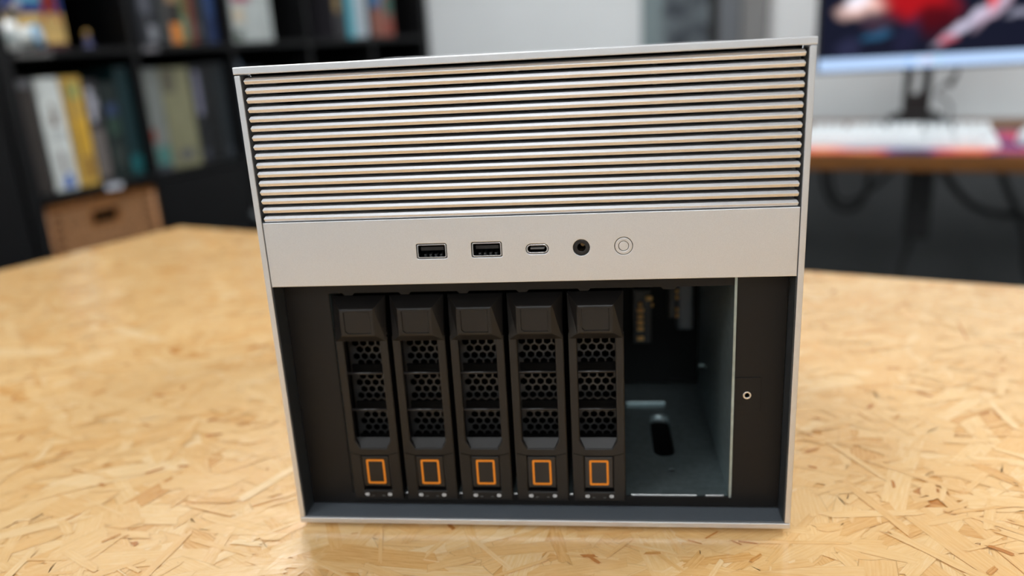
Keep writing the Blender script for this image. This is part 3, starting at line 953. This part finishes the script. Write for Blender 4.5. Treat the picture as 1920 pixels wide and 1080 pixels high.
# wicker basket
bk_w, bk_h, bk_d = 0.328, 0.318, 0.34
t = empty('wicker_basket', bpos(0.1755, 0.012, LV[1] + 0.0004), BA)
tag(t, 'brown wicker storage basket with a dark handle slot under the books', 'basket')
hole = rrect(-0.038, 0.040, 0.250, 0.284, 0.008, 4)
plate('basket_front', [rect(-bk_w / 2 + 0.006, bk_w / 2 - 0.006, 0.002, bk_h - 0.004), hole], 0.004, 0.010, WICKER, t)
for x0, x1 in ((-bk_w / 2, -bk_w / 2 + 0.008), (bk_w / 2 - 0.008, bk_w / 2)):
    box('basket_side', x0, x1, 0.011, bk_d, 0.002, bk_h - 0.004, WICKER, t)
box('basket_back', -bk_w / 2 + 0.009, bk_w / 2 - 0.009, bk_d - 0.008, bk_d, 0.002, bk_h - 0.004, WICKER, t)
box('basket_base', -bk_w / 2 + 0.009, bk_w / 2 - 0.009, 0.011, bk_d - 0.009, 0.002, 0.010, WICKER, t)
box('slot_shade_sheet', -bk_w / 2 + 0.012, bk_w / 2 - 0.012, 0.0125, 0.0135, 0.0105, bk_h - 0.006, VOID, t)  # black sheet added to paint the shade inside the handle slot
cyl('rim', (-bk_w / 2, 0.006, bk_h - 0.006), (bk_w / 2, 0.006, bk_h - 0.006), 0.0085, mat('rim_cane', (150, 92, 34), 0.5, 0, 0.2, 60), t)
for s in (-1, 1):
    cyl('corner_post', (s * (bk_w / 2 - 0.004), 0.006, 0.004), (s * (bk_w / 2 - 0.004), 0.006, bk_h - 0.008), 0.0075, mat('post_cane', (172, 120, 76), 0.5, 0, 0.2, 60), t)
plate('handle_rim', [rrect(-0.043, 0.045, 0.245, 0.289, 0.011, 4), hole], 0.000, 0.0045, mat('rim_cane', (150, 92, 34)), t, 0.001)
# woven strands: each row a weaver passing over and under the stakes
def weave_row(z):
    pts_f, n = [], 64
    verts, faces = [], []
    ph = 0 if int(round((z - 0.01) / 0.0118)) % 2 else math.pi
    x0, x1 = -bk_w / 2 + 0.012, bk_w / 2 - 0.012
    segs = []
    for i in range(n + 1):
        x = x0 + (x1 - x0) * i / n
        y = 0.0028 + 0.0022 * math.sin(ph + i * math.pi / 2.0)
        for dy, dz in ((-0.0016, -0.002), (-0.0016, 0.002), (0.0005, 0.0048), (0.0005, -0.0048)):
            verts.append((x, y + dy, z + dz))
        segs.append(x)
    for i in range(n):
        if 0.236 < z < 0.300 and -0.047 < (segs[i] + segs[i + 1]) / 2 < 0.049:
            continue
        a, b2 = i * 4, (i + 1) * 4
        for k in range(4):
            k2 = (k + 1) % 4
            faces.append((a + k, a + k2, b2 + k2, b2 + k))
    me = bpy.data.meshes.new('weaver')
    me.from_pydata(verts, [], faces)
    return me
for r_ in range(25):
    z = 0.0125 + r_ * 0.0118
    mobj('weaver', weave_row(z), WICKER, t)
for s in (-1, 1):
    for r_ in range(13):
        z = 0.020 + r_ * 0.022
        box('lashing', s * 0.136 - 0.007, s * 0.136 + 0.007, -0.0030, 0.0005, z, z + 0.009, WICKD, t, 0.001)

# door insert in the second lower cell
t = empty('cube_door', bpos(0.525, 0.004, LV[1]), BA)
tag(t, 'black cube door insert with a round grey knob right of the basket', 'cabinet door')
box('door_board', -0.162, 0.162, 0.0, 0.016, 0.003, 0.329, LAMB, t, 0.001)
box('door_box', -0.160, 0.160, 0.0165, 0.34, 0.004, 0.328, LAMB, t)
lathe_o = cyl('knob', (0.158, -0.024, 0.165), (0.158, 0.0, 0.165), 0.012, GREYM, t, 0.009)

# ------------------------------------------------------------------ back wall: print and duct
t = empty('wall_print', room(-0.745, B1 - 0.001, 0.10), RA)
tag(t, 'dark framed print of pale smoky shapes on the white back wall', 'picture')
def smoke_mat():
    m = bpy.data.materials.new('smoky_print')
    m.use_nodes = True
    N, Lk = m.node_tree.nodes, m.node_tree.links
    b = N['Principled BSDF']
    tc = N.new('ShaderNodeTexCoord')
    n = N.new('ShaderNodeTexNoise')
    n.inputs['Scale'].default_value = 13
    n.inputs['Detail'].default_value = 1.5
    n.inputs['Distortion'].default_value = 0.6
    Lk.new(tc.outputs['Object'], n.inputs['Vector'])
    r = N.new('ShaderNodeValToRGB')
    r.color_ramp.elements[0].position = 0.46
    r.color_ramp.elements[0].color = lin((52, 58, 66))
    r.color_ramp.elements[1].position = 0.72
    r.color_ramp.elements[1].color = lin((112, 122, 126))
    Lk.new(n.outputs[0], r.inputs[0])
    sx = N.new('ShaderNodeSeparateXYZ')
    Lk.new(tc.outputs['Object'], sx.inputs[0])
    mr = N.new('ShaderNodeMapRange')
    mr.inputs['From Min'].default_value = -0.085
    mr.inputs['From Max'].default_value = -0.055
    mr.inputs['To Min'].default_value = 1
    mr.inputs['To Max'].default_value = 0
    Lk.new(sx.outputs[0], mr.inputs[0])
    mx = N.new('ShaderNodeMix')
    mx.data_type = 'RGBA'
    mx.inputs['B'].default_value = lin((122, 136, 138))
    Lk.new(mr.outputs[0], mx.inputs['Factor'])
    Lk.new(r.outputs[0], mx.inputs['A'])
    Lk.new(mx.outputs['Result'], b.inputs['Base Color'])
    b.inputs['Roughness'].default_value = 0.4
    return m
box('print_sheet', -0.148, 0.105, -0.016, -0.008, 0, 0.62, smoke_mat(), t)
box('frame_edge', 0.106, 0.146, -0.024, -0.001, 0, 0.62, BLKPL, t, 0.001)
box('frame_edge', -0.150, 0.146, -0.024, -0.001, 0.621, 0.66, BLKPL, t, 0.001)
box('backing_board', -0.148, 0.104, -0.0075, -0.0005, 0, 0.62, BLKPL, t)
t = empty('wall_duct', room(-0.5185, B1 - 0.001, FZ), RA)
tag(t, 'tall narrow grey duct on the white wall between print and monitor', 'duct')
box('duct_cover', -0.0775, -0.005, -0.060, -0.001, 0.72, 2.3, GREYM, t, 0.002)
box('duct_channel', -0.0045, 0.0775, -0.045, -0.001, 0.72, 2.3, GREYM2, t, 0.002)
box('duct_groove', -0.045, -0.037, -0.0615, -0.0602, 0.72, 2.3, mat('duct_line', (86, 92, 100), 0.5), t)

# ------------------------------------------------------------------ desk with monitor, keyboard, mouse
DR = R(-18.5)
DXY = Vector((0.724, 1.521, 0))     # middle of the visible front edge
DU = Vector((math.cos(DR), math.sin(DR), 0))
DV = Vector((-math.sin(DR), math.cos(DR), 0))
DZ = -0.05
def dpos(u, v, z):
    return DXY + DU * u + DV * v + Vector((0, 0, z))
t = empty('desk', dpos(0, 0, FZ), DR)
tag(t, 'brown wooden desk with rounded edge behind the silver case', 'desk')
dh = DZ - FZ
n_pl = 5
for k in range(n_pl):
    v0, v1 = k * 0.148, (k + 1) * 0.148 - 0.0004
    box('desk_plank', -0.62, 1.05, v0, v1, dh - 0.038, dh, DESKW, t, 0.004 if k == 0 else 0.001)
for lx in (-0.52, 0.95):
    box('leg', lx - 0.035, lx + 0.035, 0.33, 0.41, 0.02, dh - 0.0385, BLKPL, t, 0.003)
    box('leg_foot', lx - 0.035, lx + 0.035, 0.08, 0.70, 0.0, 0.0195, BLKPL, t, 0.003)

# desk mat
def pad_mat():
    m = bpy.data.materials.new('printed_desk_mat')
    m.use_nodes = True
    N, Lk = m.node_tree.nodes, m.node_tree.links
    b = N['Principled BSDF']
    tc = N.new('ShaderNodeTexCoord')
    mp = N.new('ShaderNodeMapping')
    mp.inputs['Location'].default_value = (3.1, 1.3, 0)
    mp.inputs['Scale'].default_value = (5.5, 9, 1)
    Lk.new(tc.outputs['Object'], mp.inputs[0])
    n = N.new('ShaderNodeTexNoise')
    n.inputs['Scale'].default_value = 1.0
    n.inputs['Detail'].default_value = 2
    n.inputs['Distortion'].default_value = 0.8
    Lk.new(mp.outputs[0], n.inputs['Vector'])
    r = N.new('ShaderNodeValToRGB')
    cr = r.color_ramp
    cr.elements[0].position, cr.elements[0].color = 0.30, lin((40, 48, 92))
    cr.elements[1].position, cr.elements[1].color = 0.72, lin((250, 176, 92))
    for p, c in ((0.42, (92, 62, 128)), (0.50, (214, 70, 84)), (0.58, (246, 130, 92))):
        e = cr.elements.new(p)
        e.color = lin(c)
    Lk.new(n.outputs[0], r.inputs[0])
    Lk.new(r.outputs[0], b.inputs['Base Color'])
    b.inputs['Roughness'].default_value = 0.8
    return m
slab_m = curve_mesh([rrect(-0.40, 0.62, 0.006, 0.40, 0.012)], 0.002, 0.0008)
pm = mobj('desk_mat', slab_m, pad_mat())
pm.location = dpos(0, 0, DZ + 0.0022)
pm.rotation_euler = (0, 0, DR)
tag(pm, 'colourful orange and purple desk mat under the white keyboard', 'desk mat')

# keyboard (u to the right, v to the back); right front corner near (0.909, 1.534)
KR = R(-18.0)
kc = Vector((0.909, 1.534, 0)) - Vector((math.cos(KR), math.sin(KR), 0)) * 0.2235
kb = empty('keyboard', (kc.x, kc.y, DZ + 0.0045), KR)
tag(kb, 'white full size keyboard on the colourful desk mat', 'keyboard')
bm = bmesh.new()
prof = [(-0.004, 0.0), (-0.004, 0.008), (0.142, 0.024), (0.142, 0.0)]
ra = [bm.verts.new((-0.2235, y, z)) for y, z in prof]
rb = [bm.verts.new((0.2235, y, z)) for y, z in prof]
for k in range(4):
    bm.faces.new((ra[k], ra[(k + 1) % 4], rb[(k + 1) % 4], rb[k]))
bm.faces.new(ra[::-1]); bm.faces.new(rb)
bmesh.ops.recalc_face_normals(bm, faces=bm.faces)
bmesh.ops.bevel(bm, geom=bm.edges[:], offset=0.0012, segments=2, affect='EDGES')
finish('keyboard_case', bm, KEYW, kb)
KEYM = {}
def key(u, v, w, m=KEYW):
    kk = (round(w, 4), m.name)
    if kk not in KEYM:
        bm = bmesh.new()
        hw, hd = w * 0.01905 / 2 - 0.0005, 0.0090
        b0 = [bm.verts.new(c) for c in ((-hw, -hd, 0), (hw, -hd, 0), (hw, hd, 0), (-hw, hd, 0))]
        t0 = [bm.verts.new(c) for c in ((-hw + 0.002, -hd + 0.002, 0.0105), (hw - 0.002, -hd + 0.002, 0.0105), (hw - 0.002, hd - 0.001, 0.0112), (-hw + 0.002, hd - 0.001, 0.0112))]
        for k in range(4):
            bm.faces.new((b0[k], b0[(k + 1) % 4], t0[(k + 1) % 4], t0[k]))
        bm.faces.new(t0); bm.faces.new(b0[::-1])
        bmesh.ops.recalc_face_normals(bm, faces=bm.faces)
        me = bpy.data.meshes.new('keycap')
        bm.to_mesh(me)
        bm.free()
        me.materials.append(m)
        KEYM[kk] = me
    o = bpy.data.objects.new('keycap', KEYM[kk])
    link(o)
    o.parent = kb
    y = 0.010 + v * 0.01905 + (0.006 if v >= 5 else 0)
    o.location = (-0.2150 + u * 0.01905, y + 0.004, 0.0085 + (y + 0.004) * 0.11 + 0.0035 + (0.004 if v >= 4 else 0.0) * (v - 3))
    o.rotation_euler = (R(6.3), 0, 0)
def row(v, widths, start=0.0, m=KEYW):
    u = start
    for w in widths:
        if w < 0:
            u += -w
            continue
        key(u + w / 2, v, w, m)
        u += w
row(0, [1.25, 1.25, 1.25, 6.25, 1.25, 1.25, 1.25, 1.25, -0.25, 1, 1, 1, -0.25, 2, 1])
row(1, [2.25] + [1] * 10 + [2.75, -1.25, 1, -1.25, 1, 1, 1])
row(2, [1.75] + [1] * 11 + [2.25, -3.5, 1, 1, 1, 1])
row(3, [1.5] + [1] * 12 + [1.5, -0.25, 1, 1, 1, -0.25, 1, 1, 1, 1])
row(4, [1] * 13 + [2, -0.25, 1, 1, 1, -0.25, 1, 1, 1, 1])
row(5, [1, -1, 1, 1, 1, 1, -0.5, 1, 1, 1, 1, -0.5, 1, 1, 1, 1, -0.25])
row(5, [1, 1, 1], 15.25, KEYG)
row(5, [1, 1, 1, 1], 18.5)

# mouse
ms = empty('computer_mouse', (1.008, 1.600, DZ + 0.0045), R(-18))
tag(ms, 'white computer mouse right of the keyboard at the picture edge', 'mouse')
bm = bmesh.new()
bmesh.ops.create_uvsphere(bm, u_segments=24, v_segments=14, radius=1.0)
for v in bm.verts:
    zz = max(v.co.z, -0.12)
    v.co = Vector((v.co.x * 0.032 * (1 - 0.12 * v.co.y), v.co.y * 0.060, (zz + 0.12) * 0.036 * (1.05 - 0.2 * v.co.y)))
finish('mouse_shell', bm, KEYW, ms, True)
cyl('scroll_wheel', (-0.004, 0.030, 0.034), (0.004, 0.030, 0.034), 0.008, GREYP, ms)

# monitor
MX, MY, MZ = 0.624, 2.000, 0.106
MW, MH = 0.598, 0.345
mon = empty('monitor', (0.913, 2.045, DZ), 0.0)
tag(mon, 'black flat monitor showing a dark red wallpaper, on the desk', 'monitor')
ox, oy, oz = MX - 0.913, MY - 2.045, MZ - DZ
box('monitor_housing', ox, ox + MW, oy + 0.002, oy + 0.030, oz, oz + MH, BLKPL, mon, 0.003)
def screen_mat():
    m = bpy.data.materials.new('lit_screen')
    m.use_nodes = True
    N, Lk = m.node_tree.nodes, m.node_tree.links
    N.remove(N['Principled BSDF'])
    em = N.new('ShaderNodeEmission')
    Lk.new(em.outputs[0], N['Material Output'].inputs[0])
    tc = N.new('ShaderNodeTexCoord')
    nz = N.new('ShaderNodeTexNoise')
    nz.inputs['Scale'].default_value = 16
    nz.inputs['Detail'].default_value = 2
    Lk.new(tc.outputs['Object'], nz.inputs['Vector'])
    sb = N.new('ShaderNodeVectorMath'); sb.operation = 'SUBTRACT'
    Lk.new(nz.outputs['Color'], sb.inputs[0]); sb.inputs[1].default_value = (0.5, 0.5, 0.5)
    scl = N.new('ShaderNodeVectorMath'); scl.operation = 'SCALE'
    Lk.new(sb.outputs[0], scl.inputs[0]); scl.inputs['Scale'].default_value = 0.05
    ad = N.new('ShaderNodeVectorMath'); ad.operation = 'ADD'
    Lk.new(tc.outputs['Object'], ad.inputs[0]); Lk.new(scl.outputs[0], ad.inputs[1])
    rgb = N.new('ShaderNodeRGB'); rgb.outputs[0].default_value = lin((20, 22, 36))
    cur = rgb.outputs[0]
    # soft ellipses: centre x, centre z, half length, half width, angle, colour
    for cx, cz, a, b, ang, c, k in ((0.115, 0.172, 0.075, 0.030, 8, (236, 196, 186), 0.9), (0.09, 0.185, 0.04, 0.022, 20, (214, 214, 226), 0.8),
                                   (0.25, 0.175, 0.110, 0.060, -12, (150, 18, 24), 0.95), (0.30, 0.125, 0.060, 0.045, 30, (58, 10, 18), 0.9),
                                   (0.145, 0.135, 0.055, 0.030, -25, (60, 44, 56), 0.8), (0.150, 0.096, 0.052, 0.012, -4, (38, 78, 108), 0.9),
                                   (0.385, 0.115, 0.105, 0.017, 37, (176, 170, 190), 0.95), (0.45, 0.150, 0.085, 0.016, 47, (170, 150, 168), 0.9),
                                   (0.435, 0.175, 0.016, 0.030, 0, (208, 70, 76), 0.9), (0.335, 0.070, 0.024, 0.012, 0, (180, 84, 98), 0.85),
                                   (0.51, 0.135, 0.045, 0.011, 18, (134, 134, 152), 0.8), (0.08, 0.062, 0.04, 0.03, 60, (40, 42, 66), 0.7),
                                   (0.235, 0.085, 0.06, 0.03, 70, (30, 30, 52), 0.7)):
        mp = N.new('ShaderNodeMapping'); mp.vector_type = 'TEXTURE'
        mp.inputs['Location'].default_value = (ox + cx, 0, oz + cz)
        mp.inputs['Rotation'].default_value = (0, -R(ang), 0)
        mp.inputs['Scale'].default_value = (a, 1e3, b)
        Lk.new(ad.outputs[0], mp.inputs[0])
        ln = N.new('ShaderNodeVectorMath'); ln.operation = 'LENGTH'
        Lk.new(mp.outputs[0], ln.inputs[0])
        mr = N.new('ShaderNodeMapRange')
        mr.inputs['From Min'].default_value = 0.55; mr.inputs['From Max'].default_value = 1.15
        mr.inputs['To Min'].default_value = k; mr.inputs['To Max'].default_value = 0
        Lk.new(ln.outputs['Value'], mr.inputs[0])
        mx = N.new('ShaderNodeMix'); mx.data_type = 'RGBA'
        Lk.new(mr.outputs[0], mx.inputs['Factor']); Lk.new(cur, mx.inputs['A'])
        mx.inputs['B'].default_value = lin(c)
        cur = mx.outputs['Result']
    Lk.new(cur, em.inputs[0])
    em.inputs[1].default_value = 1.0
    return m
scr = box('screen', ox + 0.004, ox + MW - 0.004, oy, oy + 0.0018, oz + 0.0375, oz + MH - 0.005, screen_mat(), mon)
tb = box('task_bar', ox + 0.004, ox + MW - 0.004, oy, oy + 0.0018, oz + 0.0075, oz + 0.0373, emit_mat('task_bar_light', (170, 196, 232), 0.95), mon)
for k in range(4):
    box('task_icon', ox + 0.235 + k * 0.024, ox + 0.250 + k * 0.024, oy - 0.0004, oy - 0.00005, oz + 0.016, oz + 0.030, emit_mat('task_icon_light_%d' % k, ((150, 186, 236), (200, 214, 240), (206, 196, 214), (168, 204, 220))[k], 0.95), tb)
# stand: slotted neck and base
nz0, nz1 = 0.055, 0.36
plate('stand_neck', [[(-0.033, 0.012), (0.033, 0.012), (0.034, 0.30), (-0.034, 0.30)], [(-0.020, 0.094), (-0.013, 0.085), (0.008, 0.088), (0.016, 0.106), (0.013, 0.19), (-0.012, 0.19)]], 0.0, 0.022, BLKPL, mon, 0.001)
plate('stand_foot_riser', [[(-0.070, 0.006), (0.068, 0.006), (0.064, 0.030), (0.045, 0.038), (-0.042, 0.038), (-0.066, 0.030)]], -0.020, 0.030, BLKPL, mon, 0.002)
slab('stand_base', [rrect(-0.11, 0.11, -0.10, 0.09, 0.02)], 0.0005, 0.0095, BLKPL, mon, 0.002)
# monitor cables
t = tag(tube('cable', [(1.005, 2.03, 0.090), (1.004, 2.06, 0.075), (0.99, 2.10, 0.045), (0.985, 2.12, 0.03), (1.01, 2.13, 0.020), (1.035, 2.13, 0.0), (1.04, 2.135, -0.02), (1.04, 2.14, DZ + 0.004)], 0.0035, GREYCAB), 'thin grey cable bending down behind the monitor stand', 'cable')
t = empty('cable_plug', (0.990, 2.02, 0.056))
tag(t, 'small black cable plug hanging under the monitor right of its stand', 'plug')
cyl('plug_body', (-0.008, 0, 0.0), (0.008, 0, 0.034), 0.007, BLKPL, t)
cyl('plug_lead', (0.008, 0, 0.034), (0.011, 0, 0.050), 0.0028, CABLE, t)

# black box and cables under the desk
t = empty('power_box', (0.890, 1.905, -0.336), DR)
tag(t, 'black power box hanging under the brown desk', 'power box')
box('power_box_body', -0.034, 0.030, -0.03, 0.03, 0, 0.245, BLKPL, t, 0.003)
box('mounting_flange', -0.040, 0.036, -0.034, 0.034, 0.2405, 0.2475, BLKPL, t, 0.001)
def cab(pts, r, label):
    tag(tube('cable', pts, r, CABLE), label, 'cable', 'black cables under the desk')
cab([(0.872, 1.90, -0.337), (0.872, 1.90, -0.37), (0.860, 1.90, -0.40), (0.845, 1.88, -0.44), (0.83, 1.88, -0.50), (0.84, 1.90, -0.70), (0.86, 2.0, -0.80)], 0.0075, 'black cable running down from the hanging power box')
cab([(0.640, 1.95, -0.095), (0.640, 1.95, -0.16), (0.66, 1.95, -0.24), (0.71, 1.95, -0.275), (0.76, 1.95, -0.255), (0.775, 1.95, -0.18), (0.765, 1.95, -0.095)], 0.0075, 'black cable hanging in a loop left of the power box')
cab([(0.675, 2.0, -0.095), (0.675, 2.0, -0.20), (0.70, 2.0, -0.26), (0.76, 2.0, -0.25), (0.83, 1.99, -0.18), (0.86, 1.97, -0.13), (0.875, 1.96, -0.10)], 0.006, 'black cable sweeping from loop up to the power box top')
cab([(0.938, 1.96, -0.12), (0.965, 1.95, -0.17), (1.00, 1.93, -0.23), (1.06, 1.93, -0.275), (1.13, 1.92, -0.29), (1.22, 1.90, -0.285), (1.34, 1.86, -0.30)], 0.0095, 'thick black cable sagging right of the power box')
cab([(0.945, 1.97, -0.15), (0.965, 1.97, -0.165), (0.99, 1.95, -0.16), (1.02, 1.95, -0.14), (1.04, 1.95, -0.095)], 0.006, 'short black cable arch right under the desk edge')
cab([(1.06, 1.90, -0.095), (1.08, 1.90, -0.15), (1.12, 1.89, -0.24), (1.16, 1.88, -0.32), (1.165, 1.87, -0.41), (1.175, 1.86, -0.46), (1.22, 1.84, -0.48), (1.30, 1.80, -0.46)], 0.0095, 'black cable dropping at the right and curling at its foot')
cab([(0.49, 1.95, -0.20), (0.535, 1.95, -0.235), (0.585, 1.95, -0.29), (0.60, 1.95, -0.36), (0.575, 1.95, -0.395), (0.54, 1.95, -0.34), (0.50, 1.95, -0.27)], 0.0095, 'black cable coil close to the right side of the case')
